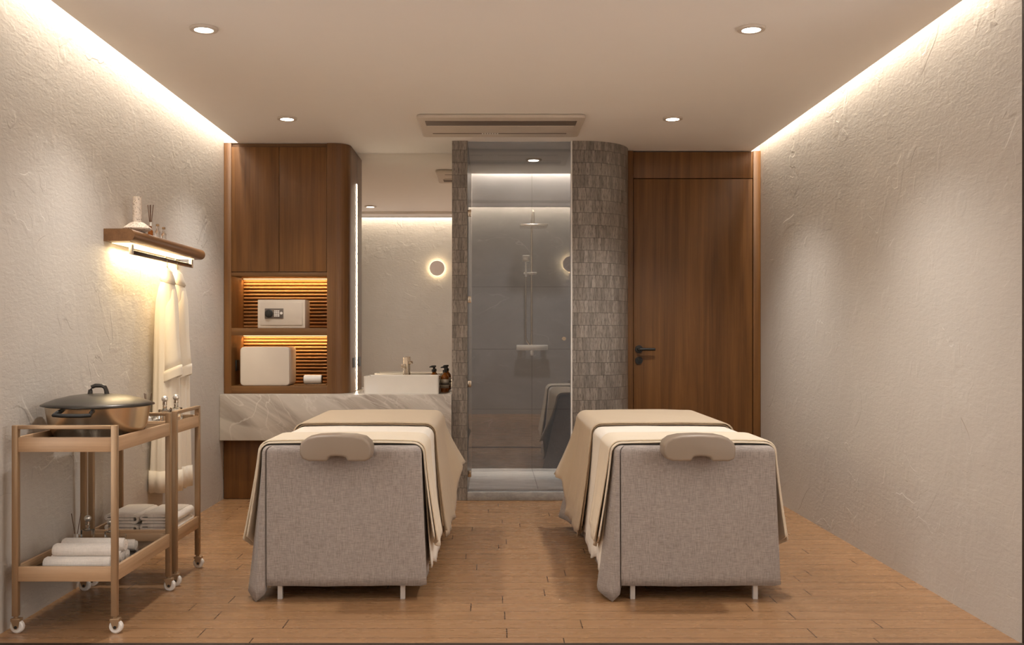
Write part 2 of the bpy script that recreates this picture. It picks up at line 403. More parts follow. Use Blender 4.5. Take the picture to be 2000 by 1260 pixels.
# mouth of the room and the taller lounge the picture is taken from
struct(box(-2.6, 2.7, YN - .06, YN, H - .03, 3.22).build('wall_front', 'plaster2', base=Z0))
struct(box(-2.6, XL - .0, YN - .06, YN, 0, H - .03).build('trim_4', 'gap', base=Z0))
struct(box(XR, 2.7, YN - .06, YN, 0, H - .03).build('trim_5', 'gap', base=Z0))
struct(box(-2.55, 2.65, YN - .06, YN, 0, .004).build('trim_6', 'gap', base=Z0))
struct(box(-2.6, -2.45, -1., YN - .06, 0, 3.22).build('wall_lounge_left', 'plaster2', base=Z0))
struct(box(2.55, 2.7, -1., YN - .06, 0, 3.22).build('wall_lounge_right', 'plaster2', base=Z0))
struct(box(-2.6, 2.7, -1., -.8, 0, 3.36).build('wall_lounge_back', 'plaster2', base=Z0))
struct(box(-2.6, 2.7, -.68, YN, 3.2, 3.25).build('ceiling_lounge', 'ceil', base=Z0))
struct(box(-2.6, 2.7, -.8, -.6, 3.36, 3.42).build('trim_7', 'cove', base=Z0))
# ------------------------------------------------------------------ shower room shell
def uvwall(name, path, z0, z1, mat):
    """wall following a plan path, UV in metres along the path and up"""
    bm = bmesh.new(); uvl = bm.loops.layers.uv.new('UVMap'); d = 0.; ds = [0.]
    for i in range(1, len(path)): d += math.dist(path[i], path[i - 1]); ds.append(d)
    for i in range(len(path) - 1):
        vs = [bm.verts.new(p) for p in ((*path[i], z0), (*path[i + 1], z0), (*path[i + 1], z1), (*path[i], z1))]
        f = bm.faces.new(vs)
        for l, uv in zip(f.loops, ((ds[i], z0), (ds[i + 1], z0), (ds[i + 1], z1), (ds[i], z1))): l[uvl].uv = uv
    for z in (z0, z1):
        f = bm.faces.new([bm.verts.new((*p, z)) for p in path[:-1]])
        for l in f.loops: l[uvl].uv = l.vert.co.xy
    bmesh.ops.remove_doubles(bm, verts=bm.verts[:], dist=1e-5); bmesh.ops.recalc_face_normals(bm, faces=bm.faces[:])
    me = bpy.data.meshes.new(name); bm.to_mesh(me); bm.free(); me.polygons.foreach_set('use_smooth', [True] * len(me.polygons)); me.set_sharp_from_angle(angle=math.radians(35))
    me.materials.append(M[mat]); o = bpy.data.objects.new(name, me); COL.objects.link(o); return struct(o)
uvwall('wall_shower_left', [(-.289, 7.40), (-.178, 7.40), (-.178, 8.96), (-.289, 8.96), (-.289, 7.40)], 0, H, 'tile')
out = [(.578, 7.40), (.65, 7.40)] + arc(.65, 7.78, .38, -90, 0, 24)[1:]
inn = [(.93, 7.93), (.93, 7.78)] + arc(.65, 7.78, .28, 0, -90, 16)[1:] + [(.578, 7.50), (.578, 7.40)]
uvwall('wall_shower_right', out + [(1.03, 7.93)] + inn, 0, H, 'tile')
struct(box(-.289, 1.2, 8.96, 9.1, 0, 2.84).build('wall_shower_back', 'shower', base=Z0))
struct(box(.96, 1.06, 7.94, 8.96, 0, H).build('wall_shower_side', 'shower', base=Z0))
struct(box(-.178, .96, 7.55, 8.96, .0, .03).build('floor_shower', 'sfloor', base=Z0))
struct(box(-.178, .62, 7.39, 7.55, .0, .063, bev=.004).build('trim_8', 'sill', base=Z0))
struct(box(.570, .5785, 7.385, 7.46, .063, H - .001).build('trim_9', 'white_p', base=Z0))
struct(box(1.03, XR, YB - .02, YB + .1, 0, 2.84).build('wall_door_side', 'plaster', base=Z0))
# glass shower door
d = struct(box(-.172, .569, 7.425, 7.433, .068, H - .004).build('door_2', 'door', base=(-.172, 7.43, .068)))
for z in (2.08, 1.454, .842, .191): box(-.177, -.150, 7.412, 7.446, z - .024, z + .024, bev=.003).build('hinge', 'chrome', d)
MB().lathe([(.004, -.03), (.014, -.03), (.014, -.012), (.006, -.01), (.006, .014), (.014, .016), (.014, .034), (.004, .034)], .52, 7.43, 1.17, 20, 'y').build('door_knob', 'chrome', d)
# ------------------------------------------------------------------ wooden door
d = struct(box(1.078, 1.984, 7.80, 7.86, .004, 2.386, bev=.002).build('door_1', 'wood', base=(1.078, 7.82, 0)))
b = MB(); b.lathe([(.001, 0), (.030, 0), (.030, -.010), (.012, -.012), (.012, -.05), (.001, -.05)], 1.118, 7.80, 1.089, 28, 'y')
b.tube([(1.118, 7.752, 1.089), (1.15, 7.75, 1.089), (1.236, 7.752, 1.088)], [.011, .011, .010], 12)
b.build('door_handle', 'black', d, label='black lever handle on a round rose')
MB().lathe([(.001, 0), (.029, 0), (.029, -.009), (.001, -.010)], 1.118, 7.80, 1.003, 28, 'y').box(1.113, 1.123, 7.783, 7.795, .988, 1.018, bev=.002).build('lock_rose', 'black', d)
b = MB(); b.box(1.031, 1.074, 7.79, 7.90, 0, H - .001, bev=.002); b.box(1.988, XR - .001, 7.79, 7.90, 0, H - .001, bev=.002)
b.build('door_frame', 'wood', d)
box(1.076, 1.986, 7.80, 7.86, 2.392, H - .008, bev=.002).build('transom_panel', 'wood', d)
box(1.06, 2.0, 7.87, 7.905, .0, H - .002).build('frame_backing', 'gap', d)
# ------------------------------------------------------------------ marble counter, base cabinet, tall cabinet
tag(box(XL + .002, -.2915, 7.36, YB - .004, .438, .768, bev=.002).build('washstand_counter', 'stone'), 'thick beige veined marble slab counter carrying the wooden cabinet and basin', 'counter')
t = thing('base_cabinet', 'plain dark wooden base cabinet under the marble counter', 'cabinet', (-1.1, 7.7, 0))
box(XL + .003, -.293, 7.485, YB - .004, 0, .437, bev=.002).build('body', 'wood', t)
for x0, x1 in ((-1.955, -1.405), (-1.401, -.851), (-.847, -.297)): box(x0, x1, 7.465, 7.484, .004, .434, bev=.0015).build('door', 'wood', t)
t = thing('tall_cabinet', 'tall walnut wall cabinet with two doors above two lit open niches', 'cabinet', (-1.5, 7.7, .769))
zb = .769
box(XL + .002, -1.905, 7.48, 7.90, zb, H - .002, bev=.0015).build('side_panel', 'wood', t)
pts = [(-1.206, 7.48)] + arc(-1.165, 7.60, .12, -90, 0, 16) + [(-1.045, 7.908), (-1.206, 7.908)]
ce = MB().prism(pts, zb, H - .002).build('curved_end_panel', 'wood', t)
box(-1.0448, -1.041, 7.68, 7.80, .952, 1.025, bev=.001).build('power_socket', 'black', ce)
box(-1.0448, -1.0425, 7.888, 7.897, .775, 2.36).build('light_strip', 'cleanled', ce, label='lit vertical strip beside the mirror')
box(-1.905, -1.206, 7.50, 7.90, 2.574, H - .002).build('top_panel', 'woodx', t)
for x0, x1 in ((-1.903, -1.5575), (-1.5545, -1.2085)): box(x0, x1, 7.480, 7.499, 1.659, 2.570, bev=.0015).build('door', 'wood', t)
box(-1.903, -1.2085, 7.4995, 7.504, 1.66, 2.57).build('door_backing', 'gap', t)
box(-1.905, -1.2065, 7.485, 7.90, 1.628, 1.656, bev=.001).build('rail', 'woodx', t)
for z, th in ((1.194, .053), (zb, .055)): box(-1.905, -1.2065, 7.482, 7.90, z, z + th, bev=.002).build('shelf', 'woodx', t)
for z0, z1 in ((.826, 1.192), (1.249, 1.626)):
    b = MB(); n = int(round((z1 - z0) / .0262)); p = (z1 - z0) / n
    b.box(-1.904, -1.2075, 7.868, 7.90, z0, z1)
    for i in range(n):
        pr = [(7.868, z0 + i * p), *[(7.868 - .021 * math.sin(PI * k / 8), z0 + i * p + p * (.5 - .46 * math.cos(PI * k / 8))) for k in range(9)], (7.868, z0 + (i + 1) * p)]
        b.prism(pr, -1.904, -1.2075, 'x')
    b.build('reeded_back_panel', 'reed', t, ang=50)
    box(-1.90, -1.21, 7.828, 7.834, z1 - .003, z1 - .0005).build('light_strip', 'warmled', t)
box(-1.9045, -1.896, 7.60, 7.70, .93, 1.01, bev=.001).build('power_socket', 'black', t)
# safe
t = thing('hotel_safe', 'cream hotel safe with round knob and keypad in upper niche', 'safe', (-1.55, 7.62, 1.2475))
box(-1.722, -1.374, 7.525, 7.72, 1.248, 1.456, bev=.003).build('body', 'cream', t)
dd = box(-1.702, -1.393, 7.519, 7.5255, 1.269, 1.436, bev=.002).build('door', 'cream2', t)
box(-1.668, -1.531, 7.514, 7.519, 1.316, 1.392, bev=.002).build('keypad', 'dial', dd)
MB().lathe([(.001, 0), (.030, 0), (.030, -.006), (.022, -.009), (.022, -.022), (.001, -.023)], -1.636, 7.514, 1.354, 28, 'y').box(-1.641, -1.631, 7.488, 7.50, 1.335, 1.373, bev=.001).build('dial_knob', 'black', dd)
b = MB()
for i in range(3):
    for j in range(4): b.box(-1.598 + i * .0135, -1.588 + i * .0135, 7.511, 7.5145, 1.331 + j * .0125, 1.3405 + j * .0125, bev=.001)
b.build('keys', 'white_p', dd)
MB().lathe([(.001, 0), (.010, 0), (.010, -.004), (.001, -.004)], -1.546, 7.514, 1.357, 16, 'y').build('indicator', 'white_p', dd)
# towel warmer / mini fridge
t = thing('mini_fridge', 'rounded cream mini fridge box in the lower niche', 'fridge', (-1.65, 7.6, .8245))
def rrect(x0, x1, z0, z1, r, n=6):
    return arc(x1 - r, z0 + r, r, -90, 0, n) + arc(x1 - r, z1 - r, r, 0, 90, n) + arc(x0 + r, z1 - r, r, 90, 180, n) + arc(x0 + r, z0 + r, r, 180, 270, n)
MB().prism(rrect(-1.845, -1.484, .8245, 1.110, .028), 7.528, 7.76, 'y', bev=.012, seg=3).build('body', 'cream', t)
MB().prism(rrect(-1.845, -1.484, .8245, 1.110, .028), 7.498, 7.526, 'y', bev=.007, seg=3).build('door', 'cream2', t)
t = tag(box(-1.452, -1.222, 7.52, 7.72, .8245, .832, bev=.002).build('niche_tray', 'woodx'), 'thin dark wooden tray beside the mini fridge', 'tray')
t = thing('portable_speaker', 'small white cylinder speaker lying on the wooden niche tray', 'speaker', (-1.33, 7.62, .8325))
MB().lathe([(.001, 0), (.030, 0), (.034, .004), (.034, .128), (.030, .132), (.001, .132)], -1.398, 7.62, .8665, 28, 'x').build('body', 'white_p', t)
for x in (-1.4005, -1.267): MB().lathe([(.001, 0), (.029, 0), (.029, .003), (.001, .003)], x, 7.62, .8665, 24, 'x').build('end_cap', 'black', t)
# mirror
tag(box(-1.044, -.2915, 7.902, 7.924, .770, H - .002).build('wall_mirror', 'mirror'), 'tall frameless mirror above the basin reaching the ceiling', 'mirror')
# basin, tap, bottles
t = thing('vessel_basin', 'white rectangular vessel basin standing on the marble counter', 'basin', (-.66, 7.58, .7685))
b = bmesh.new(); bmesh.ops.create_cube(b, size=1.)
for v in b.verts: v.co = Vector((-.660 + v.co.x * .545, 7.585 + v.co.y * .32, .8325 + v.co.z * .128))
tf = max(b.faces, key=lambda f: f.calc_center_median().z)
bmesh.ops.bevel(b, geom=[e for e in b.edges if abs(e.verts[0].co.z - e.verts[1].co.z) > .05], offset=.02, segments=5, profile=.5, affect='EDGES')
tf = max(b.faces, key=lambda f: f.calc_center_median().z + (1 if f.normal.z > .9 else 0))
bmesh.ops.inset_region(b, faces=[tf], thickness=.012); r = bmesh.ops.extrude_face_region(b, geom=[tf]); vs = [v for v in r['geom'] if isinstance(v, bmesh.types.BMVert)]
bmesh.ops.translate(b, verts=vs, vec=(0, 0, -.095))
for v in vs: v.co.x = -.66 + (v.co.x + .66) * .93; v.co.y = 7.585 + (v.co.y - 7.585) * .88
bmesh.ops.delete(b, geom=[tf], context='FACES_ONLY')
m = MB(); m._join(b); m.build('bowl', 'porcelain', t, ang=30)
MB().lathe([(.001, 0), (.022, 0), (.022, .004), (.001, .005)], -.66, 7.585, .806, 20).build('drain', 'chrome', t)
t = thing('basin_tap', 'square satin nickel pillar tap behind the white basin', 'tap', (-.658, 7.80, .7685))
MB().prism(rrect(-.677, -.637, 7.785, 7.825, .006), .7685, 1.028, bev=.002).build('body', 'chrome', t)
MB().box(-.681, -.655, 7.66, 7.79, .958, .978, bev=.004).box(-.679, -.657, 7.665, 7.69, .948, .96, bev=.002).build('spout', 'chrome', t)
MB().tube([(-.637, 7.805, .985), (-.622, 7.805, .985)], .010).box(-.624, -.617, 7.80, 7.812, .972, .990, bev=.002).build('lever', 'chrome', t)
def bottle(x, y, lab):
    t = thing('pump_bottle', lab, 'bottle', (x, y, .7685), 'amber pump bottles by the basin')
    z = .7685
    bd = MB().lathe([(.001, 0), (.028, 0), (.031, .004), (.031, .108), (.028, .120), (.018, .132), (.0125, .138), (.0125, .148), (.001, .148)], x, y, z, 32).build('bottle_body', 'amber', t)
    MB().lathe([(.0313, .030), (.0316, .031), (.0316, .095), (.0313, .096)], x, y, z, 32, cap=False).build('label', 'label', bd)
    b = MB()
    for h0, h1 in ((.072, .075), (.056, .066), (.036, .039)): b.lathe([(.0319, h0), (.0319, h1)], x, y, z, 32, cap=False)
    b.build('label_band', 'labeld', bd, solid=.0004)
    MB().lathe([(.001, .146), (.016, .146), (.016, .164), (.006, .168), (.006, .180), (.001, .181)], x, y, z, 20).tube([(x + .012, y, z + .186), (x, y, z + .186), (x - .022, y - .003, z + .186), (x - .032, y - .004, z + .182)], [.0065, .008, .006, .004], 10).build('pump', 'black', t)
    return t
bottle(-.355, 7.71, 'amber pump bottle with striped label between basin and mosaic pillar')
bottle(-.447, 7.835, 'amber pump bottle standing behind the white basin, only its neck showing')
# ------------------------------------------------------------------ shower set
t = thing('shower_set', 'brushed nickel rain shower set fixed to the grey stone wall', 'shower', (.345, 8.90, 1.05))
yb = 8.90
MB().tube([(.345, yb, 1.09), (.345, yb, 2.20), (.347, yb - .01, 2.235), (.350, yb - .05, 2.25), (.350, yb - .22, 2.25), (.350, yb - .25, 2.235), (.350, yb - .255, 2.13)], .0105, 12).build('riser_pipe', 'chrome', t)
box(.235, .465, yb - .37, yb - .14, 2.108, 2.125, bev=.004).build('rain_head', 'chrome', t)
MB().box(.210, .484, yb - .05, yb + .0, 1.065, 1.112, bev=.006).box(.330, .360, yb - .04, yb + .055, 1.02, 1.068, bev=.003).build('mixer_bar', 'nickel', t)
for x in (.250, .445): MB().lathe([(.001, 0), (.020, 0), (.020, .05), (.001, .05)], x, yb + .002, 1.088, 16, 'y').build('wall_mount', 'chrome', t)
MB().box(.275, .388, yb - .035, yb + .02, 1.722, 1.742, bev=.004).box(.335, .355, yb, yb + .058, 1.722, 1.742, bev=.002).build('slider', 'nickel', t)
MB().box(.262, .324, yb - .09, yb - .07, 1.832, 1.885, bev=.006).box(.284, .301, yb - .072, yb - .05, 1.70, 1.86, bev=.004).build('hand_shower', 'nickel', t)
MB().tube([(.293, yb - .06, 1.71), (.293, yb - .05, 1.4), (.293, yb - .045, 1.18), (.302, yb - .04, 1.145), (.325, yb - .035, 1.115)], .007, 10).build('hose', 'chrome', t)
# ------------------------------------------------------------------ ceiling fittings
def downlight(x, y, lab, z=H):
    t = thing('ceiling_light', lab, 'ceiling light', (x, y, z - .012), 'round recessed downlights')
    MB().lathe([(.043, 0), (.062, 0), (.064, .004), (.064, .0115), (.043, .0115), (.043, 0)], x, y, z - .012, 40, cap=False).build('trim_ring', 'acp', t)
    MB().lathe([(.001, .004), (.043, .004), (.043, .008), (.001, .008)], x, y, z - .012, 32).build('lens', 'bulb', t)
    L = bpy.data.lights.new('downlight_beam', 'SPOT'); L.energy = EN * (.84 if x < -1 else 1.15 if x > 1 else 1); L.spot_size = math.radians(115); L.spot_blend = .9; L.shadow_soft_size = .04; L.color = (1., .96, .91)
    o = bpy.data.objects.new('downlight_beam', L); COL.objects.link(o); o.location = (0, 0, -.012); o.parent = t
    return t
EN = 60
downlight(-1.32, 4.69, 'round recessed ceiling light nearest the left plaster wall and the viewer')
downlight(-1.325, 6.62, 'small round ceiling light in front of the tall wooden cabinet')
downlight(1.187, 4.69, 'round recessed ceiling light over the bed by the right wall')
downlight(1.168, 6.62, 'small round ceiling light in front of the wooden door')
EN = 48
downlight(.331, 8.17, 'round ceiling light inside the shower cubicle')
t = thing('air_conditioner', 'flat beige ceiling air conditioner panel with a long dark slot', 'air conditioner', (.06, 6.8, H - .025))
MB().prism(rrect(-.481, .598, 6.50, 7.14, .035), H - .025, H - .001, bev=.008, seg=3).build('panel', 'acp', t)
box(-.432, .548, 6.60, 6.735, H - .0275, H - .020, bev=.001).build('air_slot', 'acd', t)
box(-.425, .541, 6.745, 6.775, H - .030, H - .022, bev=.003).build('louvre', 'acp', t)
box(-.405, .508, 6.995, 7.015, H - .0262, H - .0245).build('seam', 'acd', t)
b = MB()
for i in range(7): b.box(-.07 + i * .017, -.07 + i * .017 + .011, 6.99, 7.02, H - .0272, H - .0255)
b.build('name_badge', 'white_p', t, label='tiny illegible white lettering')
# ------------------------------------------------------------------ massage tables (left one built, right one copied)
X0, X1 = -1.041, -.321; YF, YE = 4.60, 6.40; CX = (X0 + X1) / 2
def massage_table(lab):
    t = thing('massage_table', lab, 'massage table', (CX, 5.5, 0), 'massage tables')
    box(X0 + .02, X1 - .02, YF + .03, YE - .02, .585, .678, bev=.02, seg=3).build('mattress', 'pad', t)
    MB().box(X0 + .06, X1 - .06, YF + .06, YE - .08, .53, .583).build('frame', 'steel', t)
    for x in (-.957, -.403):
        for y in (4.62, 6.22): box(x - .011, x + .011, y, y + .022, 0, .53, bev=.002).build('leg', 'steel', t)
    h = MB()
    P = [(-.158, .030), (-.158, .062), (-.150, .082), (-.125, .099), (-.08, .108), (0, .111), (.08, .108), (.125, .098), (.150, .078), (.158, .058), (.158, .030), (.152, .010), (.130, 0), (.058, 0), (.050, .006), (.046, .016), (.030, .020), (0, .0215), (-.020, .020), (-.030, .016), (-.034, .006), (-.042, 0), (-.118, 0), (-.146, .010)]
    h.prism([(CX - .003 + x * .99, .641 + z * 1.04) for x, z in P[::-1]], 4.465, 4.596, 'y', bev=.012, seg=4)
    h.build('headrest_cushion', 'pad', t, ang=50)
    return t
t1 = massage_table('massage table in front of the marble counter, taupe horseshoe headrest')
def wob(a, b): return math.sin(a * 6.1 + b) * .6 + math.sin(a * 13.7 + b * 2.3) * .4
# linen under-sheet: shell with box corners
def linen():
    P = []   # (x, y, nx, ny, flare, zbottom)
    def seg(p, q, n, nrm, fl, zb, ph):
        for i in range(n):
            u = i / n; lin_fl = fl + (.10 * max(0, .35 - u) / .35 if nrm[0] < 0 else (.05 * max(0, u - .7) / .3 if nrm[0] > 0 else 0)); x = p[0] + (q[0] - p[0]) * u; y = p[1] + (q[1] - p[1]) * u
            P.append((x, y, nrm[0], nrm[1], lin_fl + .013 * wob(u * 2.4, ph), zb + (.006 if nrm[0] else .0015) * math.sin(u * 7 + ph)))
    seg((X0, YE - .04), (X0, 4.84), 36, (-1, 0), .03, .065, .4)
    P += [(X0, 4.80, -1, 0, .045, .05), (X0, 4.72, -1, 0, .066, .036), (X0, 4.655, -1, 0, .066, .030), (X0 + .004, 4.635, -.8, -.25, .062, .018), (X0 + .009, 4.602, -.45, -.6, .05, .001), (X0 + .020, 4.599, .0, -.35, .03, .030), (X0 + .0265, 4.612, 0, 0, 0, .045)]
    seg((X0 + .03, YF), (X1 - .006, YF), 26, (0, -1), 0, .066, 2.)
    P += [(X1 - .002, YF + .001, 0, 0, 0, .066)]
    seg((X1, YF + .006), (X1, YE - .04), 40, (1, 0), .016, .065, 1.1)
    seg((X1 - .02, YE), (X0 + .02, YE), 10, (0, 1), .01, .065, 0)
    fx = [i for i, p in enumerate(P) if p[3] == -1 and p[4] != 0]
    ZT = .692; R = .028; rows = []
    cx, cy = CX, (YF + YE) / 2
    rows.append([(cx + (p[0] - cx) * .90, cy + (p[1] - cy) * .95, ZT) for p in P])
    for k in range(5):
        a = k / 4 * PI / 2; ins = R * (1 - math.sin(a))
        rows.append([(p[0] - ins * (1 if p[0] > cx else -1) * (1 if abs(p[0] - cx) > .3 else 0), p[1] + (ins if p[1] < YF + .05 else (-ins if p[1] > YE - .05 else 0)), ZT - R * (1 - math.cos(a))) for p in P])
    for k in range(1, 15):
        u = k / 14
        r = []
        for p in P:
            fl = (p[4] if not (p[3] == -1) else .002 * math.sin(p[0] * 31)) * u ** 1.15
            r.append((p[0] + p[2] * fl, p[1] + p[3] * fl - (.004 * math.sin(u * 3) if p[1] <= YF + .001 else 0), (ZT - R) + (p[5] - ZT + R) * u))
        rows.append(r)
    b = MB(); b.grid(rows, close=True)
    b.bm.faces.new([v for v in sorted([v for v in b.bm.verts if abs(v.co.z - ZT) < 1e-5 and abs((v.co.x - cx)) <= .325 + 1e-3 and abs(v.co.y - cy) < (YE - YF) / 2 * .951], key=lambda v: math.atan2((v.co.y - cy) / .9, (v.co.x - cx) / .36))])
    return b.build('linen_sheet', 'linen', None, ang=38, solid=.004, base=(CX, 5.5, 0))
tag(linen(), 'greige linen sheet hanging to the floor over the massage table by the counter', 'sheet', 'linen under-sheets')
def drape(b, y0, y1, zt, off, hL, hR, fL, fR, wave=.008, ph=0., sl=None, nv=36, rc=.045, crown=.004, yspread=0.):
    """cloth laid across the bed: hL/hR(v) = height of the hem above the floor, fL/fR(v) = outward flare of the hem"""
    rows = []
    xl, xr = X0 - off, X1 + off
    for i in range(nv + 1):
        v = i / nv; y = y0 + (y1 - y0) * v; r = []
        for k in range(16, 0, -1):
            u = k / 16; r.append((xl - fL(v) * u ** 1.25 - wave * u ** .7 * wob(v * (y1 - y0) * 3.5, ph), y + (v - .5) * yspread * u, (zt - rc) + (hL(v) - zt + rc) * u))
        for k in range(0, 6):
            a = PI - k / 5 * PI / 2; r.append((xl + rc + rc * math.cos(a), y, zt - rc + rc * math.sin(a)))
        for k in range(1, 12):
            u = k / 12; r.append((xl + rc + (xr - xl - 2 * rc) * u, y, zt + crown * math.sin(PI * u) + .0015 * wob(v * 1.3 + u, ph)))
        for k in range(0, 6):
            a = PI / 2 - k / 5 * PI / 2; r.append((xr - rc + rc * math.cos(a), y, zt - rc + rc * math.sin(a)))
        for k in range(1, 17):
            u = k / 16; r.append((xr + fR(v) * u ** 1.25 + wave * u ** .7 * wob(v * (y1 - y0) * 3.5, ph + 1.7), y + (v - .5) * yspread * u, (zt - rc) + (hR(v) - zt + rc) * u))
        rows.append(r)
    b.grid(rows); return b
b = MB(); drape(b, 4.70, 5.60, .7, .0075, lambda v: .105 + .03 * math.sin(v * 9), lambda v: .10 + .03 * math.sin(v * 8 + 1), lambda v: .045, lambda v: .035, .008, .3)
tag(b.build('cream_sheet', 'white', solid=.006, ang=60, base=(CX, 5.5, 0)), 'smooth cream sheet between the two sand blankets, bed by the counter', 'sheet', 'cream sheets')
b = MB()
hem = lambda v: .20 + .16 * abs(v - .45) ** 1.2
drape(b, 4.655, 5.01, .7135, .020, hem, hem, lambda v: .06 - .015 * v, lambda v: .05, .013, 1.1, rc=.055)
drape(b, 4.632, 4.97, .7045, .0125, lambda v: hem(v) + .02, lambda v: hem(v) + .02, lambda v: .05, lambda v: .045, .007, 1.1, rc=.05)
tag(b.build('sand_blanket', 'blanket2', solid=.007, ang=60, base=(CX, 5.5, 0)), 'folded sand blanket just behind the headrest of the bed by the counter', 'blanket', 'sand blankets near the headrests')
b = MB()
stp = lambda v, h: .10 + .05 * v + (h - .15) * (lambda q: q * q * (3 - 2 * q))(min(1, max(0, (v - .62) / .22))) + (.05 if v < .04 else 0)
hL = lambda v: stp(v, .32)
hR = lambda v: stp(v, .40)
drape(b, 5.48, 6.42, .722, .023, hL, hR, lambda v: .065 + .075 * v ** 3, lambda v: .06 + .08 * v ** 3, .014, 2.2, rc=.06, yspread=.02)
drape(b, 5.50, 6.40, .7115, .015, lambda v: hL(v) + .02, lambda v: hR(v) + .02, lambda v: .055 + .07 * v ** 3, lambda v: .05 + .07 * v ** 3, .012, 2.2, rc=.055, yspread=.02)
tag(b.build('sand_blanket', 'blanket', solid=.007, ang=60, base=(CX, 5.5, 0)), 'sand blanket with flared corner at the foot of the bed by the counter', 'blanket', 'sand blankets at the feet')
SH = 1.592
rl = {'massage_table': 'massage table in front of the wooden door, taupe horseshoe headrest', 'linen_sheet': 'greige linen sheet hanging to the floor over the massage table by the door',
      'cream_sheet': 'smooth cream sheet between the two sand blankets, bed by the door', 'sand_blanket': 'folded sand blanket just behind the headrest of the bed by the door',
      'sand_blanket.001': 'sand blanket with flared corner at the foot of the bed by the door'}
for nm, lb in rl.items(): dup(bpy.data.objects[nm], (SH, 0, 0), lb)
# ------------------------------------------------------------------ trolleys
def trolley(name, lab, x0, x1, y0, y1, handle_y):
    t = thing(name, lab, 'trolley', ((x0 + x1) / 2, (y0 + y1) / 2, 0), 'oak and metal trolleys')
    w = .0245; ins = .011
    for x in (x0, x1 - w):
        for y in (y0, y1 - w):
            box(x, x + w, y, y + w, .068, .831, bev=.002).build('post', 'brass', t)
            cx, cy = x + w / 2, y + w / 2
            cb = MB().lathe([(.001, 0), (.009, 0), (.009, .012), (.001, .012)], cx, cy, .057, 16).box(cx - .016, cx + .022, cy - .016, cy + .016, .048, .060, bev=.002)
            for s in (-1, 1): cb.prism([(cx - .015, .056), (cx + .021, .056), (cx + .016, .026), (cx + .010, .018), (cx + .001, .018), (cx - .004, .026)], cy + s * .0155 - .0015, cy + s * .0155 + .0015, 'y')
            cb = cb.build('caster', 'brass', t)
            MB().lathe([(.001, -.012), (.022, -.012), (.0265, -.008), (.0265, .008), (.022, .012), (.001, .012)], cx + .006, cy, .0265, 28, 'y').build('wheel', 'white_p', cb)
            MB().lathe([(.001, -.019), (.006, -.019), (.006, .019), (.001, .019)], cx + .006, cy, .0265, 12, 'y').build('axle', 'black', cb)
    if handle_y:
        for x in (x0, x1 - w): box(x + .001, x + w - .001, y0 + w, y1 - w, .816, .831, bev=.002).build('handle', 'brass', t)
    else:
        for y in (y0, y1 - w): box(x0 + w, x1 - w, y + .001, y + w - .001, .816, .831, bev=.002).build('handle', 'brass', t)
    for z0, z1, zf in ((.725, .783, .757), (.207, .267, .232)):
        for ya, yb_ in ((y0 + .004, y0 + .019), (y1 - .019, y1 - .004)): tr = box(x0 + w * .5, x1 - w * .5, ya, yb_, z0, z1, bev=.002).build('tray_end_board', 'oakx', t)
        for xa, xb in ((x0 + .004, x0 + .019), (x1 - .019, x1 - .004)): box(xa, xb, y0 + w * .5, y1 - w * .5, z0, z1, bev=.002).build('tray_side_board', 'oaky', t)
        box(x0 + .019, x1 - .019, y0 + .019, y1 - .019, zf - .008, zf).build('tray_panel', 'blackglass', t)
    return t
TX0, TX1 = -1.917, -1.497
trolley('serving_trolley', 'longer oak and metal trolley nearest the viewer, carrying the big pan', TX0, TX1, 4.085, 4.79, False)
trolley('serving_trolley', 'shorter oak and metal trolley behind, with folded towels on its lower tray', TX0, TX1, 4.858, 5.262, True)
ZU, ZL = .7575, .2325
# big pan
px, py, pz = -1.707, 4.44, ZU
t = thing('lidded_pan', 'large brushed bronze pan with black lid on the near trolley', 'pan', (px, py, pz))
MB().lathe([(.001, 0), (.165, 0), (.182, .006), (.188, .020), (.202, .045), (.215, .125), (.217, .129), (.211, .129), (.196, .05), (.17, .012), (.001, .010)], px, py, pz, 64).build('pan_body', 'pot', t, ang=30)
ld = MB().lathe([(.216, .1295), (.2335, .1325), (.233, .137), (.215, .145), (.175, .160), (.12, .173), (.06, .180), (.001, .182)], px, py, pz, 64).build('lid', 'castiron', t, ang=60)
hz = pz + .176
MB().tube([(px - .036, py - .0, hz), (px - .034, py, hz + .02), (px - .027, py, hz + .034), (px - .012, py, hz + .040), (px + .014, py, hz + .040), (px + .028, py, hz + .034), (px + .034, py, hz + .02), (px + .038, py, hz)], [.011, .009, .009, .009, .009, .009, .009, .011], 12).build('lid_handle', 'castiron', ld)
for sgn in (1, -1):
    a = math.radians(-93 if sgn > 0 else 87); rr = .222
    er, et = Vector((math.cos(a), math.sin(a), 0)), Vector((-math.sin(a), math.cos(a), 0))
    c = Vector((px, py, pz + .108))
    q = lambda r_, s_, z_: c + er * r_ + et * s_ + Vector((0, 0, z_))
    MB().tube([q(.198, -.066, .012), q(.232, -.072, .006), q(.248, -.078, -.002), q(.252, -.04, -.004), q(.252, .04, -.004), q(.248, .078, -.002), q(.232, .072, .006), q(.198, .066, .012)], [.009, .008, .008, .0085, .0085, .008, .008, .009], 10).build('side_handle', 'black', t)
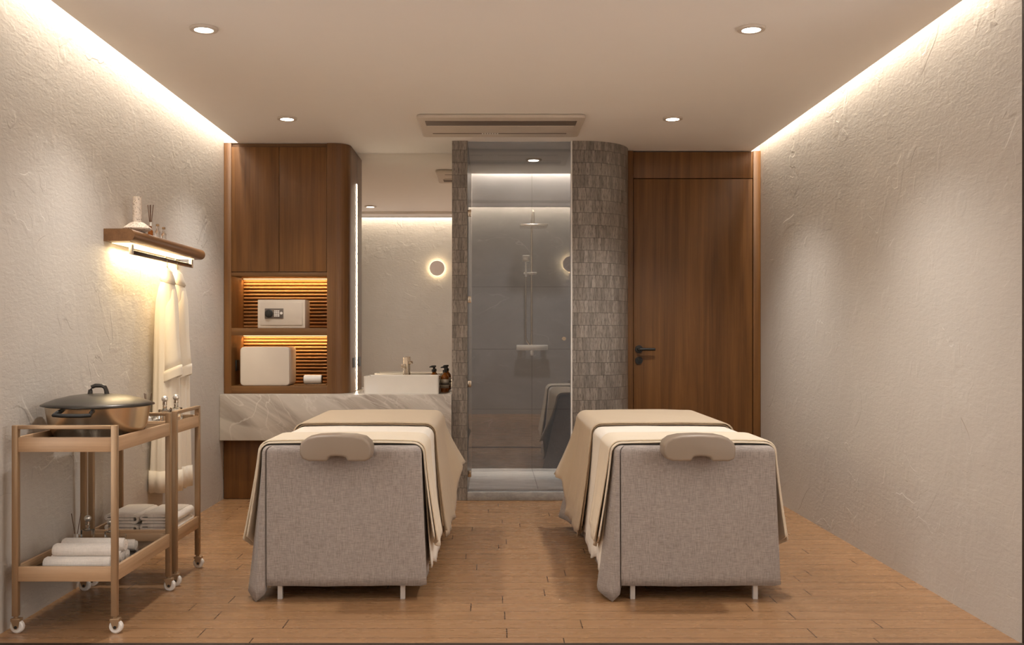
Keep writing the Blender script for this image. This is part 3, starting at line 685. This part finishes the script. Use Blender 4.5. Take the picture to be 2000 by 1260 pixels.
# towels
def rolled(x0, x1, y, z, lab, r=.0275):
    path = []
    for i in range(70):
        a = i / 69 * 2 * PI * 3.1; rr = .003 + (r - .0065) * i / 69; path.append((y + rr * math.cos(a), z + rr * math.sin(a)))
    b = MB().ribbon(path, .0066, x0, x1, 'x'); b.lathe([(r - .0035, .004), (r, .010), (r, x1 - x0 - .010), (r - .0035, x1 - x0 - .004)], x0, y, z, 28, 'x', cap=False)
    return tag(b.build('rolled_towel', 'towel', ang=50), lab, 'towel', 'rolled towels on the lower tray')
zr = ZL + .0280
rolled(-1.825, -1.553, 4.180, zr, 'rolled white towel at the front of the bottom row, near trolley')
rolled(-1.82, -1.55, 4.2365, zr, 'rolled towel second from the front in the bottom row')
rolled(-1.82, -1.55, 4.293, zr, 'rolled towel third from the front in the bottom row')
rolled(-1.82, -1.548, 4.3495, zr, 'rolled towel at the back of the bottom row')
rolled(-1.80, -1.548, 4.209, zr + .0485, 'rolled white towel lying on top at the front of the pile')
rolled(-1.81, -1.545, 4.321, zr + .0485, 'rolled white towel lying on top at the back of the pile')
rolled(-1.71, -1.585, 4.56, ZL + .0255, 'short rolled cloth lying alone behind the towel pile', .025)
def folded(x0, x1, y0, y1, z, lab):
    L = [(x0 + .012, z + .006)] + [(x1 - .013 + .0115 * math.sin(PI * k / 8), z + .006 + .0145 * (1 - math.cos(PI * k / 8))) for k in range(9)]
    L += [(x0 + .018 - .010 * math.sin(PI * k / 6), z + .035 + .0 + .0035 * (1 - math.cos(PI * k / 6))) for k in ()]
    L += [(x0 + .04, z + .0345)]
    b = MB().ribbon(L, .0115, y0, y1, 'y')
    mid = [(x0 + .05, z + .0205), (x1 - .025, z + .0205)]
    L2 = [(x1 - .02, z + .0205), (x0 + .02, z + .0205)] + [(x0 + .016 - .010 * math.sin(PI * k / 6), z + .0275 - .007 * math.cos(PI * k / 6)) for k in range(7)] + [(x1 - .03, z + .0345)]
    b2 = [(x1 - .022, z + .0205), (x0 + .03, z + .0205)] + [(x0 + .014 - .008 * math.sin(PI * k / 6), z + .0205 + .0085 * (1 - math.cos(PI * k / 6))) for k in range(1, 7)] + [(x0 + .06, z + .039), (x1 - .06, z + .0395), (x1 - .02, z + .0375)]
    b.ribbon(b2, .0115, y0 + .001, y1 - .001, 'y')
    o = b.build('folded_towel', 'towel', ang=50)
    md = o.modifiers.new('soft edges', 'BEVEL'); md.width = .003; md.segments = 2
    return tag(o, lab, 'towel', 'folded towels on the back trolley')
zt = ZL + .008
for i, (xa, xb, side) in enumerate(((-1.862, -1.700, 'by the wall'), (-1.692, -1.522, 'away from the wall'))):
    folded(xa, xb, 4.915, 5.215, zt, 'folded white towel, bottom of the stack ' + side)
    folded(xa, xb, 4.915, 5.215, zt + .0475, 'folded white towel, top of the stack ' + side)
box(TX0 + .022, TX1 - .022, 4.88, 5.24, ZL, ZL + .007).build('tray_mat', 'woodx').update_tag()
tag(bpy.data.objects['tray_mat'], 'thin wooden mat under the folded towels', 'mat')
# glassware
def decanter(x, y, z, lab, s=1.):
    t = thing('glass_decanter', lab, 'bottle', (x, y, z), 'glass decanters with ball stoppers')
    MB().prism(rrect(x - .028 * s, x + .028 * s, y - .02 * s, y + .02 * s, .008), z, z + .075 * s, bev=.004).lathe([(.014 * s, .070 * s), (.010 * s, .078 * s), (.010 * s, .098 * s), (.013 * s, .100 * s)], x, y, z, 20).build('bottle_body', 'glass', t)
    MB().lathe([(.001, .096 * s), (.0105 * s, .096 * s), (.0105 * s, .112 * s), (.001, .112 * s)], x, y, z, 16).build('collar', 'chrome', t)
    MB().ball((x, y, z + .125 * s), .0155 * s).build('stopper', 'nickel', t)
def diffuser(x, y, z, lab, mat_b='white_p', h=.055, r=.018, reeds=4, ln=.125, lean=.02):
    t = thing('reed_diffuser', lab, 'diffuser', (x, y, z), 'reed diffusers')
    MB().lathe([(.001, 0), (r, 0), (r, h * .7), (r * .55, h * .85), (r * .55, h), (.001, h)], x, y, z, 24).build('bottle_body', mat_b, t)
    MB().lathe([(.001, h - .004), (r * .65, h - .004), (r * .65, h + .012), (.001, h + .012)], x, y, z, 20).build('collar', 'nickel', t)
    for i in range(reeds):
        a = 2 * PI * i / reeds + .5
        MB().tube([(x, y, z + h * .6), (x + lean * math.cos(a), y + lean * math.sin(a), z + ln)], .0017, 8).build('reed', 'reedstick', t)
def cotton_jar(x, y, z, lab):
    t = thing('cotton_jar', lab, 'jar', (x, y, z), 'glass jars of cotton balls')
    MB().lathe([(.001, 0), (.043, 0), (.045, .003), (.045, .055), (.042, .055), (.042, .004), (.001, .004)], x, y, z, 32, cap=False).build('jar_body', 'glass', t)
    k = 0
    for dx, dy, dz in ((-.02, -.018, .019), (.018, -.02, .019), (-.001, .02, .019), (.0, -.006, .044)):
        MB().ball((x + dx, y + dy, z + dz), .0145, 14).build('cotton_ball', 'towel', t)
decanter(-1.590, 4.975, ZU, 'square glass decanter with silver ball stopper, beside the cotton jar')
decanter(-1.577, 5.11, ZU, 'square glass decanter with silver ball stopper, nearer the robes', 1.)
cotton_jar(-1.648, 5.0, ZU, 'low glass jar of white cotton balls on the back trolley top')
diffuser(-1.657, 4.92, ZU, 'reed diffuser with thin dark reeds on the back trolley top', reeds=3, ln=.155)
tag(MB().lathe([(.001, 0), (.030, 0), (.033, .004), (.033, .03), (.029, .03), (.029, .006), (.001, .005)], -1.55, 5.20, ZU, 28, cap=False).build('wooden_bowl', 'cork'), 'small brown wooden bowl on the back trolley top', 'bowl')
decanter(-1.842, 4.665, ZL, 'square glass decanter with ball stopper on the lower tray by the wall')
decanter(-1.745, 4.68, ZL, 'square glass decanter with dark ball stopper on the lower tray, away from the wall', .85)
cotton_jar(-1.70, 4.63, ZL, 'low glass jar of cotton balls on the near trolley lower tray')
diffuser(-1.868, 4.60, ZL, 'reed diffuser with leaning reeds on the near trolley lower tray', 'glass', reeds=2, ln=.16)
# ------------------------------------------------------------------ wall shelf with rail and robes
t = thing('wall_shelf', 'walnut bullnose wall shelf lit from below above the robes', 'shelf', (XL + .08, 5.8, 1.668))
zs0, zs1 = 1.668, 1.731
pts = [(XL + .001, zs0)] + arc(-1.835, (zs0 + zs1) / 2, (zs1 - zs0) / 2, -90, 90, 14) + [(XL + .001, zs1)]
MB().prism(pts, 5.165, 6.44, 'y').build('board', 'woody', t, ang=50)
box(-1.950, -1.850, 5.25, 6.36, zs0 - .0035, zs0 - .0005, bev=.0005).build('light_strip', 'shelfled', t, label='glowing diffuser under the shelf')
rl_ = MB().box(-1.875, -1.859, 5.30, 6.37, 1.612, 1.634, bev=.003).build('hanging_rail', 'darkmetal', t)
for y in (5.30, 6.35): box(-1.876, -1.858, y - .012, y + .014, 1.613, 1.667, bev=.003).build('rail_bracket', 'nickel', rl_)
def robe(y, lab, x=-1.858):
    t = thing('bathrobe', lab, 'bathrobe', (x, y, .31), 'robes on the rail')
    zt_ = 1.565
    prof = [(1.572, .010, .012), (1.562, .020, .030), (1.53, .028, .045), (1.50, .036, .055), (1.46, .046, .066), (1.40, .058, .076), (1.30, .064, .078), (1.15, .067, .076), (1.0, .069, .074), (.85, .071, .074), (.70, .074, .076), (.55, .078, .078), (.42, .081, .081), (.33, .083, .083), (.305, .080, .080)]
    rows = []
    for i, (z, rx, ry) in enumerate(prof):
        f = min(1., max(0., (1.5 - z) / 1.)) ; ring = []
        for k in range(64):
            a = 2 * PI * k / 64; w = 1 + f * (.10 * math.sin(a * 7 + z * .8) + .06 * math.sin(a * 13 + 1.7 - z))
            ring.append((x - .010 * f + rx * w * math.cos(a), y + ry * w * math.sin(a), z + .010 * f * math.sin(a * 3)))
        rows.append(ring)
    b = MB(); b.grid(rows, close=True); b.bm.faces.new([v for v in b.bm.verts][0:64])
    bd = b.build('body', 'robe', t, ang=70)
    # hem turn-up and shawl collar
    b = MB(); b.grid([[(x - .010 + (rx + .004) * (1 + .10 * math.sin(2 * PI * k / 64 * 7 + z * .8)) * math.cos(2 * PI * k / 64), y + (rx + .004) * (1 + .10 * math.sin(2 * PI * k / 64 * 7 + z * .8)) * math.sin(2 * PI * k / 64), z) for k in range(64)] for z, rx in ((.425, .081), (.37, .083), (.303, .083))], close=True)
    b.build('hem', 'robe', t, ang=70, solid=.003)
    b = MB(); b.grid([[(x + .003 + rx * math.cos(2 * PI * k / 32), y + ry * math.sin(2 * PI * k / 32), z - .012 * math.cos(2 * PI * k / 32)) for k in range(32)] for z, rx, ry in ((1.578, .010, .012), (1.565, .022, .030), (1.53, .034, .046), (1.495, .041, .058))], close=True)
    b.build('collar', 'robe', t, ang=70, solid=.004)
    # sleeve hanging on the room side, with turned cuff
    def sleeve(yo, nm, xo=0):
        pr = [(1.50, .005, .018, .024), (1.44, .020, .030, .036), (1.35, .030, .036, .044), (1.2, .037, .040, .048), (1.05, .043, .044, .050), (.99, .046, .046, .052)]
        rows = [[(x + xo + cx_ + rx * math.cos(2 * PI * k / 36) * (1 + .05 * math.sin(6 * PI * k / 36 * 2)), y + yo * min(1, (1.52 - z) * 5) + ry * .72 * math.sin(2 * PI * k / 36), z - .022 * math.cos(2 * PI * k / 36) * (1 if z < 1.1 else 0) * -1) for k in range(36)] for z, cx_, rx, ry in pr]
        b = MB(); b.grid(rows, close=True); sl = b.build(nm, 'robe', t, ang=70, solid=.005)
        rows = [[(x + xo + .0465 + .049 * math.cos(2 * PI * k / 36), y + yo + .040 * math.sin(2 * PI * k / 36), z + .022 * math.cos(2 * PI * k / 36)) for k in range(36)] for z in (1.005, .985, .950, .945)]
        b = MB(); b.grid(rows, close=True); b.build('cuff', 'robe', sl, ang=70, solid=.008)
    sleeve(-.050, 'sleeve')
    MB().tube([(x + .001, y, 1.575), (x, y, 1.60), (x - .002, y, 1.625), (x - .009, y, 1.642), (x - .013, y, 1.638), (x - .022, y, 1.626)], .0022, 8).build('hanger_hook', 'chrome', t)
    MB().tube([(x - .012, y - .035, .90), (x - .010, y - .0, .97)], [.004, .004], 8)
    return t
robe(5.86, 'cream bathrobe hanging nearest on the shelf rail, wide sleeve in front')
robe(6.05, 'cream bathrobe hanging behind the first robe, farther along the rail')
# shelf ornaments
zt = zs1
tag(MB().lathe([(.001, 0), (.030, 0), (.072, .020), (.074, .026), (.070, .030), (.035, .056), (.0235, .060), (.0225, .195), (.018, .195), (.018, .07), (.001, .065)], -1.878, 5.42, zt + .0005, 40).build('stone_vase', 'terrazzo', ang=40), 'pitted travertine vase with tall straight neck on the wall shelf', 'vase')
t = thing('reed_diffuser', 'slim glass reed diffuser beside the travertine vase', 'diffuser', (-1.868, 5.60, zt), 'reed diffusers')
MB().lathe([(.001, 0), (.014, 0), (.014, .03), (.007, .04), (.007, .06), (.001, .06)], -1.868, 5.60, zt + .0005, 20).build('bottle_body', 'amber', t)
MB().lathe([(.001, .058), (.010, .058), (.010, .080), (.001, .080)], -1.868, 5.60, zt, 20).build('collar', 'nickel', t)
for dx, dy in ((-.014, 0), (-.005, .008), (.003, -.006), (.016, .0)): MB().tube([(-1.868 + dx * .2, 5.60, zt + .06), (-1.868 + dx, 5.60 + dy, zt + .175)], .0022, 8).build('reed', 'reedstick', t)
for x, y, h, lb in ((-1.862, 5.70, .068, 'little clear bottle with cork on the wall shelf, beside the reed diffuser'), (-1.860, 5.80, .062, 'little clear bottle with cork on the wall shelf, farthest from the vase')):
    t = thing('corked_bottle', lb, 'bottle', (x, y, zt), 'little corked bottles on the shelf')
    MB().lathe([(.001, 0), (.013, 0), (.014, .003), (.014, h * .55), (.007, h * .72), (.007, h), (.001, h)], x, y, zt + .0005, 20).build('bottle_body', 'glass', t)
    MB().lathe([(.001, h), (.009, h), (.009, h + .012), (.001, h + .012)], x, y, zt, 16).build('stopper', 'cork', t)
# ------------------------------------------------------------------ wall sconces in the lounge (seen in mirror and glass)
for x, lb in ((-.888, 'round taupe disc wall light reflected in the mirror'), (1.20, 'round taupe disc wall light reflected in the shower glass')):
    t = thing('wall_light', lb, 'wall light', (x, -.8, 2.29), 'disc wall lights')
    MB().lathe([(.001, .05), (.118, .05), (.122, .054), (.122, .066), (.118, .07), (.001, .07)], x, -.8, 2.29, 48, 'y').build('disc', 'sconce', t)
    MB().lathe([(.001, .002), (.085, .002), (.085, .048), (.001, .048)], x, -.8, 2.29, 40, 'y').build('lamp', 'halo', t)
# ------------------------------------------------------------------ added glowing fill panels, framed like windows, on the unseen lounge sides
for i, sx in ((1, -1), (2, 1)):
    xw = -2.45 if sx < 0 else 2.55
    wd = struct(box(min(xw, xw - sx * .012), max(xw, xw - sx * .012), .25, 3.45, .35, 2.75).build('window_%d' % i, 'pane', base=(xw, 1.85, .35)))
    b = MB()
    for y in (.2, 1.31, 2.36, 3.45): b.box(xw - .03, xw + .03, y, y + .05, .3, 2.8)
    for z in (.3, 2.75): b.box(xw - .03, xw + .03, .2, 3.5, z, z + .05)
    b.build('window_frame', 'wood', wd)
# ------------------------------------------------------------------ lights
def area(name, loc, rot, sx, sy, e, col=(1, .8, .56), spread=PI):
    L = bpy.data.lights.new(name, 'AREA'); L.shape = 'RECTANGLE'; L.size = sx; L.size_y = sy; L.energy = e; L.color = col; L.spread = spread
    o = bpy.data.objects.new(name, L); COL.objects.link(o); o.location = loc; o.rotation_euler = rot; return o
CW = (1., .89, .75)
# long cove strips above the ceiling edge, shining down the plaster
area('cove_strip_left', (-1.878, 5.72, 2.82), (0, 0, 0), .04, 3.5, 22, CW)
area('cove_strip_right', (1.995, 5.88, 2.82), (0, 0, 0), .03, 3.8, 25, CW)
area('cove_strip_shower', (.36, 8.935, 2.78), (0, 0, 0), 1.1, .03, 40, CW)
area('cove_strip_lounge', (0, -.735, 3.33), (math.radians(-10), 0, 0), 5., .06, 70, CW)
area('niche_strip_upper', (-1.555, 7.81, 1.618), (math.radians(20), 0, 0), .68, .012, 1.6, (1, .64, .30))
area('niche_strip_lower', (-1.555, 7.81, 1.184), (math.radians(20), 0, 0), .68, .012, 1.6, (1, .64, .30))
area('shelf_glow', (-1.90, 5.8, 1.660), (0, math.radians(-12), 0), .05, 1.1, 6.5, (1, .76, .42))
for x in (-1.3, 1.3):  # added spots without fittings, filling in light on the bed fronts
    for y in (.6, 2.4):
        L = bpy.data.lights.new('lounge_fill_spot', 'SPOT'); L.energy = 12; L.spot_size = math.radians(120); L.spot_blend = .6; L.shadow_soft_size = .08; L.color = (1., .95, .9)
        o = bpy.data.objects.new('lounge_fill_spot', L); COL.objects.link(o); o.location = (x, y, 3.18)
w = bpy.data.worlds.new('world'); S.world = w; w.use_nodes = True; w.node_tree.nodes['Background'].inputs[0].default_value = (.9, .8, .7, 1); w.node_tree.nodes['Background'].inputs[1].default_value = .02
# ------------------------------------------------------------------ camera
cam = bpy.data.cameras.new('camera'); co = bpy.data.objects.new('camera', cam); COL.objects.link(co); S.camera = co
co.location = (0, 0, CAM); co.rotation_euler = (PI / 2, 0, 0)
cam.sensor_fit = 'HORIZONTAL'; cam.sensor_width = 36; cam.lens = 36; cam.shift_x = 39 / 2000; cam.shift_y = 27 / 2000; cam.clip_start = .05; cam.clip_end = 60
S.view_settings.view_transform = 'Standard'; S.view_settings.look = 'None'; S.view_settings.exposure = .62; S.view_settings.gamma = 1.; S.view_settings.use_curve_mapping = False
S.cycles.max_bounces = 10; S.cycles.diffuse_bounces = 6; S.cycles.glossy_bounces = 5; S.cycles.transmission_bounces = 8; S.cycles.transparent_max_bounces = 12
S.cycles.sample_clamp_indirect = 6; S.cycles.use_denoising = True
